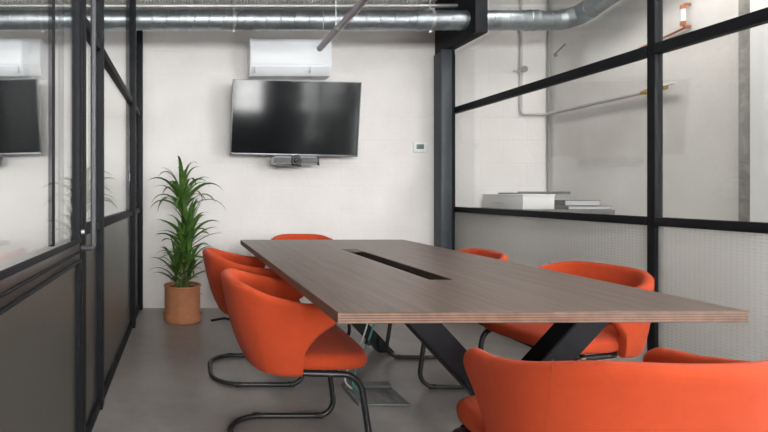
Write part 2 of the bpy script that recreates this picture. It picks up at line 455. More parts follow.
wl = struct(empty('wall_left', (XL, 2.4, 0)), 'black steel framed glass partition on the left', 'partition')
TOP = HC
# posts
part_box(wl, 'post', (XL-.004, 4.01, 0), (XL+.042, 4.09, TOP), M['frame'])
part_box(wl, 'post', (XL-.01, YB-.085, 0), (XL+.045, YB-.004, 2.60), M['frame'])
part_box(wl, 'post', (XL-.025, 2.50, 0), (XL+.032, 2.56, TOP), M['frame'])
part_box(wl, 'post', (XL-.035, 2.095, 0), (XL+.022, 2.15, TOP), M['frame'])
SEGL = [(2.15, 2.50), (2.56, 4.01), (4.09, YB-.085)]
for (a, b) in SEGL:
    last = a > 4
    part_box(wl, 'floor_rail', (XL-.02, a, 0), (XL+.022, b, .055), M['frame'])
    if not last or True:
        part_box(wl, 'rail', (XL-.02, a, .905), (XL+.024, b, .950), M['frame'])
        part_box(wl, 'rail', (XL-.02, a, 1.797), (XL+.024, b, 1.842), M['frame'])
    part_box(wl, 'frosted_pane', (XL-.004, a, .055), (XL+.004, b, .905), M['frost_l'], 0)
    part_box(wl, 'clear_pane', (XL-.004, a, .950), (XL+.004, b, 1.797), M['glass'], 0)
    part_box(wl, 'clear_pane', (XL-.004, a, 1.842), (XL+.004, b, TOP if not last else 2.40), M['glass'], 0)
# panel on the near side of the door
part_box(wl, 'post', (XL-.03, .40, 0), (XL+.02, .46, TOP), M['frame'])
part_box(wl, 'frosted_pane', (XL-.004, -1.2, .05), (XL+.004, .40, .90), M['frost_l'], 0)
part_box(wl, 'clear_pane', (XL-.004, -1.2, .95), (XL+.004, .40, TOP), M['glass'], 0)
part_box(wl, 'rail', (XL-.02, -1.2, .90), (XL+.02, .40, .95), M['frame'])
part_box(wl, 'post', (XL-.03, -1.26, 0), (XL+.02, -1.2, TOP), M['frame'])

# --- glass door in it
dr = struct(empty('door_1', (XL, 1.2, 0)), 'black framed glass door with long pull handle on the left', 'door')
DX0, DX1 = XL-.018, XL+.020
part_box(dr, 'door_stile', (DX0, 2.025, .012), (DX1, 2.085, 2.90), M['frame'])
part_box(dr, 'door_stile', (DX0, .47, .012), (DX1, .53, 2.90), M['frame'])
part_box(dr, 'bottom_rail', (DX0, .53, .012), (DX1, 2.025, .10), M['frame'])
part_box(dr, 'top_rail', (DX0, .53, 2.84), (DX1, 2.025, 2.90), M['frame'])
part_box(dr, 'middle_rail', (DX0, .53, .812), (DX1, 2.025, .885), M['door_bronze'])
part_box(dr, 'glazing_bead', (DX1-.002, .53, .885), (DX1+.010, 2.025, .905), M['frame'])
part_box(dr, 'glazing_bead', (DX1-.002, .53, .842), (DX1+.006, 2.025, .853), M['frame'])
part_box(dr, 'glazing_bead', (DX1-.002, .53, .806), (DX1+.010, 2.025, .818), M['frame'])
part_box(dr, 'glazing_bar', (XL-.012, 1.675, .905), (XL+.008, 1.69, 2.84), M['frame'])
part_box(dr, 'frosted_pane', (XL-.004, .53, .10), (XL+.004, 2.025, .812), M['frost_l'], 0)
part_box(dr, 'clear_pane', (XL-.004, .53, .885), (XL+.004, 2.025, 2.84), M['glass'], 0)
r0 = Vector(dr.location)
hp = fillet([(XL+.020, 2.05, .86), (XL+.070, 2.05, .86), (XL+.070, 2.05, 2.45), (XL+.020, 2.05, 2.45)], .012, 5)
h = tube('pull_handle', [p-r0 for p in hp], .0115, M['handle'], dr, 10)
h['label'] = 'long vertical grey pull handle'
bm = bmesh.new(); add_lathe(bm, [(0, 0), (.010, 0), (.010, .010), (.008, .013), (0, .013)], 20)
k = finish('lock_cylinder', bm, M['wire'], dr, Vector((DX1, 2.055, .925))-r0); k.rotation_euler = (0, PI/2, 0)

# --- right glazed partition
wr = struct(empty('wall_right', (XR, 2.0, 0)), 'black steel framed glass partition on the right', 'partition')
part_box(wr, 'post', (XR-.012, YB-.085, 0), (XR+.045, YB-.004, 2.37), M['frame'])
part_box(wr, 'post', (XR-.022, 2.59, 0), (XR+.018, 2.635, TOP), M['frame'])
part_box(wr, 'pane_stop', (XR+.018, 2.605, 0), (XR+.036, 2.625, TOP), M['frame'])
part_box(wr, 'post', (XR-.030, .60, 0), (XR+.015, .645, TOP), M['frame'])
part_box(wr, 'post', (XR-.030, -1.4, 0), (XR+.015, -1.355, TOP), M['frame'])
for (a, b) in [(2.635, YB-.085), (.645, 2.59), (-1.355, .60)]:
    for (z0, z1, nm) in ((0, .05, 'floor_rail'), (.915, .960, 'rail'), (1.805, 1.860, 'rail')):
        part_box(wr, nm, (XR-.028, a, z0), (XR+.020, b, z1), M['frame'])
    part_box(wr, 'frosted_pane', (XR-.004, a, .05), (XR+.004, b, .915), M['frost_r'], 0)
    part_box(wr, 'clear_pane', (XR-.004, a, .960), (XR+.004, b, 1.805), M['glass'], 0)
    part_box(wr, 'clear_pane', (XR-.004, a, 1.860), (XR+.004, min(b, 4.04), TOP), M['glass'], 0)
part_box(wr, 'clear_pane', (XR-.004, 4.04, 1.860), (XR+.004, YB-.085, 2.37), M['glass'], 0)

# steel column and beam stub at the end of the right partition
cl = struct(empty('trim_3', (2.36, 4.6, 0)), 'blue grey steel column where right partition meets back wall', 'column')
part_box(cl, 'column_flange', (2.30, 4.50, 0), (2.395, 4.516, 2.38), M['column'])
part_box(cl, 'column_web', (2.335, 4.516, 0), (2.350, YB-.003, 2.38), M['column'])
part_box(cl, 'column_flange', (2.400, 4.52, 0), (2.432, YB-.003, 2.38), M['frame'])
part_box(cl, 'beam_plate', (2.345, 4.05, 2.385), (2.445, YB-.003, TOP), M['frame'])

# ------------------------------------------------------------------ ducts and pipes
DY, DH, DR = 4.20, 2.535, .080
dt = tag(empty('ventilation_duct', (0, DY, DH)), 'shiny galvanised spiral duct running across below the ceiling, bending at right', 'duct')
def ribbed_x(x0, x1, r, step, rib=.0025, w=.012, n=40):
    """profile of a spiral seam duct along +x, relative to the duct axis"""
    bm = bmesh.new(); pts = []
    x = x0; ring = []
    prof = [(x0, r)]
    while x+step < x1:
        x += step
        prof += [(x-w/2, r), (x-w/4, r+rib), (x+w/4, r+rib), (x+w/2, r)]
    prof.append((x1, r))
    pv = None; c0 = None
    for (px, pr) in prof:
        # seams lean a little, as on spiral-wound duct
        cur = [bm.verts.new((px+.018*math.sin(2*PI*k/n), pr*math.cos(2*PI*k/n), pr*math.sin(2*PI*k/n))) for k in range(n)]
        if pv:
            for k in range(n): bm.faces.new((pv[k], pv[(k+1) % n], cur[(k+1) % n], cur[k]))
        else: bm.faces.new(cur)
        pv = cur
    bm.faces.new(pv)
    return bm
finish('duct_run', ribbed_x(XF+.02, 3.12, DR, .118), M['galv'], dt)
for x in (-1.9, -.02, .52, 1.95, 2.90):
    bm = bmesh.new()
    n = 40; prof = [(-.04, DR), (-.04, DR+.005), (-.03, DR+.0075), (-.02, DR+.005), (.02, DR+.005), (.03, DR+.0075), (.04, DR+.005), (.04, DR)]
    pv = None
    for (px, pr) in prof:
        cur = [bm.verts.new((px, pr*math.cos(2*PI*k/n), pr*math.sin(2*PI*k/n))) for k in range(n)]
        if pv:
            for q in range(n): bm.faces.new((pv[q], pv[(q+1) % n], cur[(q+1) % n], cur[q]))
        pv = cur
    finish('coupling', bm, M['galv'], dt, (x, 0, 0))
# elbow: segmented bend turning toward the camera
bm = bmesh.new(); R = .17; pts = [(3.10, 0, 0)]
for k in range(4):
    a = PI/2*k/3; pts.append((3.11+R*math.sin(a)*.9, -R*(1-math.cos(a)), .04*(1-math.cos(a))))
add_tube(bm, pts, DR+.003, 32)
finish('elbow', bm, M['galv'], dt, sharp=8)
bm = bmesh.new(); e = pts[-1]
add_tube(bm, [(e[0], e[1]+.01, e[2]), (e[0], e[1]-.35, e[2]+.07), (e[0], e[1]-.36, e[2]+.072), (e[0], e[1]-.44, e[2]+.088), (e[0], e[1]-.45, e[2]+.09), (e[0], -2.3, e[2]+.40)], DR, 32,
         rfun=lambda t: DR+.004 if .3 < t < .7 else DR-.001)
finish('return_run', bm, M['galv'], dt)
for x in (.40, 2.05, -1.2):   # strap hangers
    bm = bmesh.new()
    ring = [(0, (DR+.004)*math.cos(2*PI*k/32), (DR+.004)*math.sin(2*PI*k/32)) for k in range(33)]
    for (a, b) in zip(ring, ring[1:]):
        v = [bm.verts.new((a[0]-.012, a[1], a[2])), bm.verts.new((a[0]+.012, a[1], a[2])), bm.verts.new((b[0]+.012, b[1], b[2])), bm.verts.new((b[0]-.012, b[1], b[2]))]
        bm.faces.new(v)
    bmesh.ops.remove_doubles(bm, verts=bm.verts[:], dist=1e-5)
    add_tube(bm, [(0, 0, DR), (0, 0, HC-DH)], .004, 8)
    add_box(bm, (0, 0, -DR-.012), (.014, .012, .022))
    finish('strap_hanger', bm, M['wire'], dt, (x, 0, 0))

# ribbed flexible duct lying above and behind
bm = bmesh.new(); pts = []
FY, FH = 4.50, 2.835
x = XF+.05
while x < 2.08: pts.append(Vector((x, 0, 0))); x += .0125
xe = pts[-1].x
for k in range(1, 19):
    a = PI/2*k/18; pts.append(Vector((xe+.17*math.sin(a), 0, .17*(1-math.cos(a)))))
pts.append(pts[-1]+Vector((0, 0, .06)))
L = len(pts)
add_tube(bm, pts, .1, 24, rfun=lambda t: .092+.006*(1 if int(round(t*(L-1))) % 2 else -1))
fd = finish('flexible_duct', bm, M['flex'], None, (0, FY, FH), sharp=80)
tag(fd, 'grey ribbed flexible duct running above the shiny duct', 'duct')
# slim steel channel between the ducts
ch = box('channel_rail', (XF+.02, 4.30, 2.690), (2.34, 4.335, 2.712), M['wire'])
tag(ch, 'thin pale steel rail running just above the shiny duct', 'rail')

# thin painted pipes in the room beyond the right partition
pp = empty('water_pipe', (0, 0, 0)); pp.location = (3.14, YB-.03, 1.8)
tag(pp, 'thin pale pipe down the back wall turning along the side wall', 'pipe')
o = Vector(pp.location)
path = fillet([(3.14, YB-.03, 3.12), (3.14, YB-.03, 1.825), (XS-.03, YB-.03, 1.825), (XS-.03, 3.72, 1.830)], .03, 6)
tube('pipe_run', [p-o for p in path], .0135, M['pipe_paint'], pp, 10)
for p in ((3.14, YB-.022, 2.6), (3.30, YB-.022, 1.825)):
    part_box(pp, 'pipe_clip', (p[0]-.018, YB-.045, p[2]-.010), (p[0]+.018, YB-.001, p[2]+.010), M['pipe_paint'])
part_box(pp, 'pipe_clip', (XS-.045, 4.3, 1.817), (XS-.001, 4.33, 1.842), M['pipe_paint'])
vb_ = bmesh.new(); add_lathe(vb_, [(0, 0), (.015, 0), (.015, .03), (.020, .032), (.020, .06), (.014, .065), (.014, .19), (0, .19)], 18)
v = finish('brass_valve', vb_, M['brass'], pp, Vector((XS-.03, 3.72, 1.830))-o); v.rotation_euler = (PI/2, 0, 0)
vh = box('valve_lever', (-.012, -.05, .0), (.012, .05, .012), M['white_plastic'], pp); vh.location = Vector((XS-.045, 3.50, 1.846))-o
# stop valve on the vertical run
bm = bmesh.new(); add_lathe(bm, [(0, -.04), (.019, -.04), (.019, -.015), (.026, -.012), (.026, .012), (.019, .015), (.019, .04), (0, .04)], 18)
finish('stop_valve', bm, M['pipe_paint'], pp, Vector((3.14, YB-.03, 2.235))-o)
tube('valve_stem', [Vector((3.14, YB-.03, 2.235))-o, Vector((3.05, YB-.06, 2.225))-o], .007, M['pipe_paint'], pp, 8)
bm = bmesh.new(); add_lathe(bm, [(0, -.0), (.008, 0), (.008, .02), (.030, .022), (.030, .032), (0, .034)], 18)
w_ = finish('valve_wheel', bm, M['pipe_grey'], pp, Vector((3.14, YB-.05, 2.235))-o); w_.rotation_euler = (PI/2, 0, 0)

cp = tube('corner_conduit', [(XS-.022, YB-.022, .96), (XS-.022, YB-.022, 3.14)], .010, M['pipe_grey'], None, 10)
tag(cp, 'thin grey conduit standing in the corner behind the right partition', 'conduit')
br = empty('wall_bracket', (XS-.002, 4.62, 2.36)); tag(br, 'small dark bracket arm sticking out near the corner conduit', 'bracket')
tube('bracket_arm', [(0, 0, 0), (-.025, -.01, 0), (-.03, -.15, .055)], .008, M['pipe_grey'], br, 8)
box('bracket_plate', (-.006, -.016, -.016), (.002, .016, .016), M['pipe_grey'], br)

# copper fitting with white sleeve high on the side wall
cf = empty('copper_pipe_fitting', (XS-.05, 3.39, 2.29)); tag(cf, 'copper pipe loop with white sleeve high on the side wall', 'pipe fitting')
tube('copper_loop', fillet([(.047, 0, -.075), (0, 0, -.075), (0, 0, .075), (.047, 0, .075)], .02, 5), .010, M['copper'], cf, 10)
tube('white_sleeve', [(0, 0, -.042), (0, 0, .042)], .0145, M['white_plastic'], cf, 12)
for z in (-.055, .055):
    tube('copper_nut', [(0, 0, z-.014), (0, 0, z+.014)], .017, M['copper'], cf, 6)
tube('copper_tail', [(.034, .0, -.075), (.034, .36, -.12)], .008, M['copper'], cf, 8)

# ------------------------------------------------------------------ shelf with boxes behind the right glass
sh = tag(empty('wall_shelf', (3.05, 4.5, .95)), 'grey wall shelf behind the right glass partition', 'shelf')
box('shelf_board', (-.50, -.52, -.035), (.365, .212, 0), M['shelf'], sh, .004)
for x in (-.3, .2): box('shelf_bracket', (x-.012, -.15, -.14), (x+.012, .213, -.036), M['frame'], sh)
cb = tag(empty('cardboard_box', (2.91, 4.40, .951), 0), 'white flat box lying on the grey wall shelf', 'box')
bm = bmesh.new(); add_box(bm, (0, 0, .052), (.26, .55, .104), .003); finish('box_body', bm, M['white_paper'], cb)
bm = bmesh.new(); add_box(bm, (0, 0, .113), (.268, .558, .020), .003); finish('box_lid', bm, M['white_paper'], cb)
bm = bmesh.new(); add_box(bm, (-.1308, .05, .045), (.002, .14, .008), .0005); finish('box_label', bm, M['grey_plastic'], cb)
tr = tag(empty('flat_tray', (3.03, 4.36, .951+.124), .1), 'thin dark flat tray lying on top of the white box', 'tray')
bm = bmesh.new(); add_box(bm, (0, 0, .008), (.48, .24, .012), .003); add_box(bm, (0, -.115, .016), (.48, .008, .014), .002); finish('tray_plate', bm, M['paper_dark'], tr)
for i, (x, y, w, d, z, hh, lab) in enumerate([
        (3.235, 4.13, .33, .22, .951, .030, 'lower flat grey folder on the shelf beside the white box'),
        (3.225, 4.16, .28, .16, .9815, .045, 'dark grey folder stacked on the lower folder beside the white box')]):
    f = tag(empty('document_folder', (x, y-.02, z), -.05), lab, 'folder', 'folders on the shelf')
    bm = bmesh.new(); add_box(bm, (0, 0, .002), (w, d, .004), .001); add_box(bm, (0, 0, hh-.002), (w, d, .004), .001); add_box(bm, (-w/2+.002, 0, hh/2), (.004, d, hh-.004), .001)
    finish('cover', bm, M['paper_dark'], f)
    bm = bmesh.new(); add_box(bm, (.003, 0, hh/2), (w-.012, d-.01, hh-.0085), .001); finish('paper_block', bm, M['grey_plastic'], f)

# ------------------------------------------------------------------ air conditioner, thermostat
ac = tag(empty('air_conditioner', (.945, YB, 2.15)), 'white wall air conditioner above the television', 'air conditioner')
AW, AH, AD = .735, .335, .21
bm = bmesh.new()
sec = [(0, 0), (0, AH), (-AD+.03, AH), (-AD+.008, AH-.010), (-AD, AH-.04), (-AD, .085), (-AD+.012, .055), (-AD+.055, .0)]
a = [bm.verts.new((-AW/2, p-.002, q)) for p, q in sec]; b = [bm.verts.new((AW/2, p-.002, q)) for p, q in sec]
bm.faces.new(a); bm.faces.new(b[::-1])
for i in range(len(sec)):
    j = (i+1) % len(sec); bm.faces.new((a[i], a[j], b[j], b[i]))
finish('casing', bm, M['white_plastic'], ac, sharp=25)
box('front_panel', (-AW/2+.006, -AD-.012, .092), (AW/2-.006, -AD-.003, AH-.035), M['white_plastic'], ac, .004)
fl = box('louver_flap', (-AW/2+.02, -.045, -.004), (AW/2-.02, .045, .004), M['white_plastic'], ac, .002)
fl.location = (0, -AD+.018, .040); fl.rotation_euler = (math.radians(-52), 0, 0)
for x in (-.325, .175): box('louver_hinge', (x-.004, -AD-.012, .018), (x+.004, -AD+.02, .075), M['grey_plastic'], ac, .001)

th = tag(empty('thermostat', (2.20, YB, 1.515)), 'small white thermostat with grey screen on the back wall', 'thermostat')
box('backplate', (-.056, -.018, -.048), (.056, -.001, .048), M['white_plastic'], th, .006)
box('display', (-.035, -.0205, -.018), (.035, -.0175, .028), M['lcd'], th, .001)
for x in (-.03, 0, .03): box('button', (x-.008, -.021, -.038), (x+.008, -.0175, -.030), M['white_paper'], th, .001)

# ------------------------------------------------------------------ television with camera bar
tv = tag(empty('television', (.988, 4.50, 1.755)), 'large black flat television tilted down on the back wall', 'television')
TW, TH = 1.158, .668
q = Matrix.Rotation(math.radians(1.5), 3, 'Z') @ Matrix.Rotation(math.radians(6), 3, 'X') @ Matrix.Rotation(math.radians(1.1), 3, 'Y')
tv.rotation_mode = 'XYZ'; tv.rotation_euler = q.to_euler()
bm = bmesh.new(); add_box(bm, (0, .012, 0), (TW, .024, TH), .006); finish('housing', bm, M['dark_plastic'], tv)
bm = bmesh.new(); add_box(bm, (0, .045, -.05), (.75, .05, .42), .015); finish('rear_bulge', bm, M['dark_plastic'], tv)
bm = bmesh.new()
for sx in (-1, 1): add_box(bm, (sx*(TW/2-.003), -.002, 0), (.006, .006, TH), .001)
add_box(bm, (0, -.002, TH/2-.003), (TW-.012, .006, .006), .001); add_box(bm, (0, -.002, -TH/2+.008), (TW-.012, .006, .016), .001)
finish('bezel', bm, M['steel'], tv)
bm = bmesh.new(); add_box(bm, (0, -.0008, .005), (TW-.012, .0025, TH-.022)); finish('screen', bm, M['tv'], tv)
bm = bmesh.new(); add_box(bm, (0, -.005, -TH/2+.007), (.05, .003, .008), .001); finish('sensor_strip', bm, M['grey_plastic'], tv)
tm = tag(empty('television_mount', (.985, YB, 1.74)), 'black wall bracket behind the tilted television', 'bracket')
box('wall_plate', (-.25, -.02, -.12), (.25, -.001, .12), M['dark_plastic'], tm)
tube('mount_arm', [(-.12, -.015, .02), (-.12, -.105, .0)], .018, M['dark_plastic'], tm)
tube('mount_arm', [(.12, -.015, .02), (.12, -.105, .0)], .018, M['dark_plastic'], tm)

vc = tag(empty('conference_camera', (.985, 4.53, 1.378), math.radians(3)), 'grey conference camera bar with round lens hung under the television', 'camera')
bm = bmesh.new(); add_box(bm, (0, 0, 0), (.43, .07, .078), .032, seg=5); finish('camera_bar', bm, M['grey_plastic'], vc, sharp=50)
for sx in (-1, 1):
    bm = bmesh.new(); add_box(bm, (sx*.125, -.034, 0), (.15, .008, .052), .003); g = finish('speaker_grille', bm, plain('grille_grey', (.13, .13, .14, 1), .7, bump=.6, scale=300), vc)
bm = bmesh.new(); add_lathe(bm, [(0, -.01), (.047, -.01), (.047, .018), (.040, .022), (.036, .016), (0, .016)], 32)
l = finish('lens_housing', bm, M['dark_plastic'], vc, (0, -.034, 0)); l.rotation_euler = (PI/2, 0, 0)
bm = bmesh.new(); add_lathe(bm, [(0, .030), (.012, .028), (.022, .022), (.026, .014), (0, .014)], 24); g = finish('lens', bm, M['lens'], l)
bm = bmesh.new(); add_box(bm, (-.06, 0, -.047), (.23, .06, .018), .004); add_box(bm, (-.06, .06, -.040), (.04, .16, .008), .002); finish('stand_foot', bm, M['dark_plastic'], vc)
bm = bmesh.new(); add_box(bm, (.205, .0, 0), (.022, .074, .070), .008); add_box(bm, (.215, -.01, -.035), (.012, .03, .02), .003); finish('end_cap', bm, M['dark_plastic'], vc)
tube('power_lead', fillet([(.205, .03, .0), (.23, .05, .035), (.12, .07, .040), (.08, .10, .02)], .03, 6), .004, M['rubber'], vc, 8)
box('hanging_arm', (-.03, .035, .0), (.03, .06, .046), M['dark_plastic'], vc)

# copies of the television set and air conditioner, added beyond the left partition
tv2 = copy_tree(tv); tv2.location = (-1.90, 4.50, 1.755)
tv2.rotation_euler = (Matrix.Rotation(math.radians(-1.5), 3, 'Z') @ Matrix.Rotation(math.radians(6), 3, 'X') @ Matrix.Rotation(math.radians(-1.8), 3, 'Y')).to_euler()
tag(tv2, 'added copy of the black television, behind the left glass door', 'television')
tm2 = copy_tree(tm); tm2.location = (-1.90, YB, 1.74); tag(tm2, 'added copy of the wall bracket, behind the copied television', 'bracket')
vc2 = copy_tree(vc); vc2.location = (-1.90, 4.53, 1.378); tag(vc2, 'added copy of the camera bar, under the copied television', 'camera')
ac2 = copy_tree(ac); ac2.location = (-1.68, YB, 2.15); tag(ac2, 'added copy of the white air conditioner, behind the left glass door', 'air conditioner')

# ------------------------------------------------------------------ pendant tube over the table
pt = tag(empty('pendant_tube', (1.115, 2.7, 2.29)), 'slim grey linear tube hung on wires above the table', 'pendant light')
bm = bmesh.new()
add_tube(bm, [(0, 1.47, 0), (0, 1.465, 0), (0, -1.6, 0), (0, -1.605, 0)], .026, 20, rfun=lambda t: .026 if .1 < t < .9 else .022)
finish('tube_body', bm, M['tube'], pt, sharp=60)
for y in (.95, -.9):
    bm = bmesh.new(); add_tube(bm, [(0, y-.022, 0), (0, y+.022, 0)], .0295, 20); finish('joint_ring', bm, M['wire'], pt)
for y in (1.36, -1.45):
    tube('suspension_wire', [(0, y, .02), (0, y, HC-2.29)], .0018, M['wire'], pt, 6)
tube('power_cord', [(.0, 1.02, .02), (.0, 1.02, HC-2.29)], .003, M['white_plastic'], pt, 6)

# ------------------------------------------------------------------ table
TA = math.radians(0.95)
tb = tag(empty('conference_table', (1.031, 2.56, 0), TA), 'long walnut meeting table with layered plywood edge and black crossed legs', 'table')
HT = .742; TT = .033
X0, X1, Y0, Y1 = -.614, .588, -1.115, 1.115
SX0, SX1, SY0, SY1 = -.075, .018, -.58, .50
bm = bmesh.new()
xs = [X0, SX0, SX1, X1]; ys = [Y0, SY0, SY1, Y1]
for z, flip in ((HT, False), (HT-TT, True)):
    g = [[bm.verts.new((x, y, z-HT)) for y in ys] for x in xs]
    for i in range(3):
        for j in range(3):
            if i == 1 and j == 1: continue
            f = [g[i][j], g[i+1][j], g[i+1][j+1], g[i][j+1]]
            bm.faces.new(f[::-1] if flip else f).material_index = 0
    if z == HT: top = g
    else: bot = g
def side(l, mi=1):
    for (i, j), (k, m_) in zip(l, l[1:]+l[:1]):
        bm.faces.new((top[i][j], bot[i][j], bot[k][m_], top[k][m_])).material_index = mi
side([(0, 0), (1, 0), (2, 0), (3, 0), (3, 1), (3, 2), (3, 3), (2, 3), (1, 3), (0, 3), (0, 2), (0, 1)])
side([(1, 1), (1, 2), (2, 2), (2, 1)], 2)
tt = finish('table_top', bm, [M['table'], M['ply'], M['slot_wood']], tb, (0, 0, HT), sharp=30)
bv = tt.modifiers.new('Bevel', 'BEVEL'); bv.width = .0018; bv.segments = 2; bv.limit_method = 'ANGLE'
# recessed cable tray under the slot
bm = bmesh.new()
z0, z1 = HT-TT-.075, HT-TT+.012
a0, a1, b0, b1 = SX0+.0005, SX1-.0005, SY0+.0005, SY1-.0005
t = .003
add_box(bm, ((a0+a1)/2, (b0+b1)/2, z0), (a1-a0, b1-b0, t)); add_box(bm, (a0+t/2, (b0+b1)/2, (z0+z1)/2), (t, b1-b0, z1-z0)); add_box(bm, (a1-t/2, (b0+b1)/2, (z0+z1)/2), (t, b1-b0, z1-z0))
add_box(bm, ((a0+a1)/2, b0+t/2, (z0+z1)/2), (a1-a0, t, z1-z0)); add_box(bm, ((a0+a1)/2, b1-t/2, (z0+z1)/2), (a1-a0, t, z1-z0))
finish('cable_tray', bm, M['trough'], tb)
bm = bmesh.new(); add_box(bm, ((SX0+SX1)/2, SY1-.052, HT-.004), (SX1-SX0-.004, .10, .006), .001); fl = finish('wood_flap', bm, M['ply'], tb); fl['label'] = 'pale wooden flap over the far end of the slot'
# crossed legs: two X frames
for yc in (-.875, .865):
    for sgn in (1, -1):
        bm = bmesh.new()
        Hh = HT-TT
        dx = .328
        w2 = .056; d = .076 if sgn > 0 else .072
        sec = [(-dx*sgn-w2, .0), (-dx*sgn+w2, .0), (dx*sgn+w2, Hh), (dx*sgn-w2, Hh)]
        A = [bm.verts.new((p, -d/2, z)) for p, z in sec]; B = [bm.verts.new((p, d/2, z)) for p, z in sec]
        bm.faces.new(A); bm.faces.new(B[::-1])
        for i in range(4):
            j = (i+1) % 4; bm.faces.new((A[i], B[i], B[j], A[j]))
        bmesh.ops.bevel(bm, geom=bm.edges[:], offset=.003, segments=2, affect='EDGES')
        finish('leg', bm, M['leg_steel'], tb, (.020, yc, 0))
box('stretcher_bar', (-.16, -.80, HT-TT-.040), (-.11, .80, HT-TT-.002), M['leg_steel'], tb)

# ------------------------------------------------------------------ chairs
def lerp_tab(tab, x):
    if x <= tab[0][0]: return tab[0][1]
    for (a, b), (c, d) in zip(tab, tab[1:]):
        if x <= c:
            k = (x-a)/(c-a); return b+(d-b)*k
    return tab[-1][1]
def smooth_tab(tab, x, e=.02):
    return sum(lerp_tab(tab, x+e*k) for k in (-1.5, -1, -.5, 0, .5, 1, 1.5))/7

TIP = .434
TOPT = [(0, .741), (.03, .739), (.06, .730), (.10, .714), (.15, .697), (.20, .685), (.25, .676), (.30, .669), (.36, .665), (.45, .656)]
TH2 = .021
UC = .27
REAR_U = [(.36, .165), (.39, .135), (.43, .108), (.50, .080), (.60, .052), (.77, .022)]
HALFW = [(.36, .243), (.42, .258), (.50, .265), (.60, .268), (.77, .262)]
def shell_mid(s, h):
    """s in [-1,1]: tip to tip around the back; returns plan point"""
    r = smooth_tab(REAR_U, h, .012); w = smooth_tab(HALFW, h, .012)
    sg = 1 if s > 0 else -1; a = abs(s)
    S0 = .62
    if a < S0:
        th = (a/S0)*PI/2; n = 2.55
        u = UC-(UC-r)*abs(math.cos(th))**(2/n); v = w*abs(math.sin(th))**(2/n)
    else:
        k = (a-S0)/(1-S0); u = UC+(TIP-UC)*k; v = w-.020*k*k
    return Vector((u, sg*v))

def build_shell():
    bm = bmesh.new()
    ss = []
    S0 = .62
    NA = 56
    arc = [math.asin(min(1, math.sin(PI/2*k/NA)))/(PI/2)*S0 for k in range(NA+1)]
    # denser near the two ends of the superellipse, where it turns fast
    arc = [S0*(.5-.5*math.cos(PI*k/NA)) for k in range(NA+1)]
    uu = [.275, .282, .288, .293, .2965, .299, .3015, .305, .310, .318, .328, .340, .352, .364, .376, .388, .398, .407, .413, .418, .422, .425, .428, .4305, .4325, .4335]
    right = arc + [S0+(u-UC)/(TIP-UC)*(1-S0) for u in uu]
    ss = [-x for x in right[::-1]][:-1]+right
    U1 = .388
    cols = []
    NH, NR = 16, 6
    for s in ss:
        sg = -1 if s < 0 else 1
        um = shell_mid(s, .55)[0]
        a = abs(s)
        if a < S0:
            # edge height depends on the plan position at the rim
            u_t = shell_mid(s, .74)[0]
            top = smooth_tab(TOPT, max(0, u_t-.02), .012); bot = .388
            uarm = 0
        else:
            uarm = UC+(TIP-UC)*(a-S0)/(1-S0)
            top = smooth_tab(TOPT, uarm-.02*(max(0, .30-uarm)/.03 if uarm < .30 else 0), .016)
            if uarm < .297: bot = .388
            else:
                k = min(1, max(0, (uarm-.297)/.006)); k = k*k*(3-2*k)
                kk = min(1, max(0, (uarm-.303)/(TIP-.303)))
                bot = .388+k*.080+.105*(1-math.sqrt(max(0, 1-(kk)**1.6)))*.0+ .108*math.sin(kk*PI/2)**.75*(1 if k >= 1 else k)
        th = TH2
        if uarm > U1:
            e = math.sqrt(max(0.0, 1-((uarm-U1)/(TIP-U1))**2))
            hc = (top+bot)/2
            hc = .610
            top = hc+(top-hc)*(.15+.85*e); bot = hc-(hc-bot)*(.15+.85*e); th = TH2*(.25+.75*min(1, e*1.6))
        z0, z1 = bot+th, top-th
        if z1 < z0+.004: z1 = z0+.004
        loop = []
        def at(h, off, dz):
            ds = 2e-3
            p = shell_mid(s, h); d = shell_mid(min(1, s+ds), h)-shell_mid(max(-1, s-ds), h)
            if d.length < 1e-9: d = Vector((0, 1))
            d.normalize(); n = Vector((-d.y, d.x))
            # outward = away from (UC,0)
            if n.dot(p-Vector((UC+.1, 0))) < 0: n = -n
            return Vector((p.x+n.x*off, p.y+n.y*off, h+dz))
        for k in range(NH+1): loop.append(at(z0+(z1-z0)*k/NH, th, 0))
        for k in range(1, NR): t = PI*k/NR; loop.append(at(z1, th*math.cos(t), th*math.sin(t)))
        for k in range(NH+1): loop.append(at(z1+(z0-z1)*k/NH, -th, 0))
        for k in range(1, NR): t = PI*k/NR; loop.append(at(z0, -th*math.cos(t), -th*math.sin(t)))
        cols.append([bm.verts.new(p) for p in loop])
    n = len(cols[0])
    for a, b in zip(cols, cols[1:]):
        for k in range(n): bm.faces.new((a[k], a[(k+1) % n], b[(k+1) % n], b[k]))
    bm.faces.new(cols[0]); bm.faces.new(cols[-1][::-1])
    return bm, ss

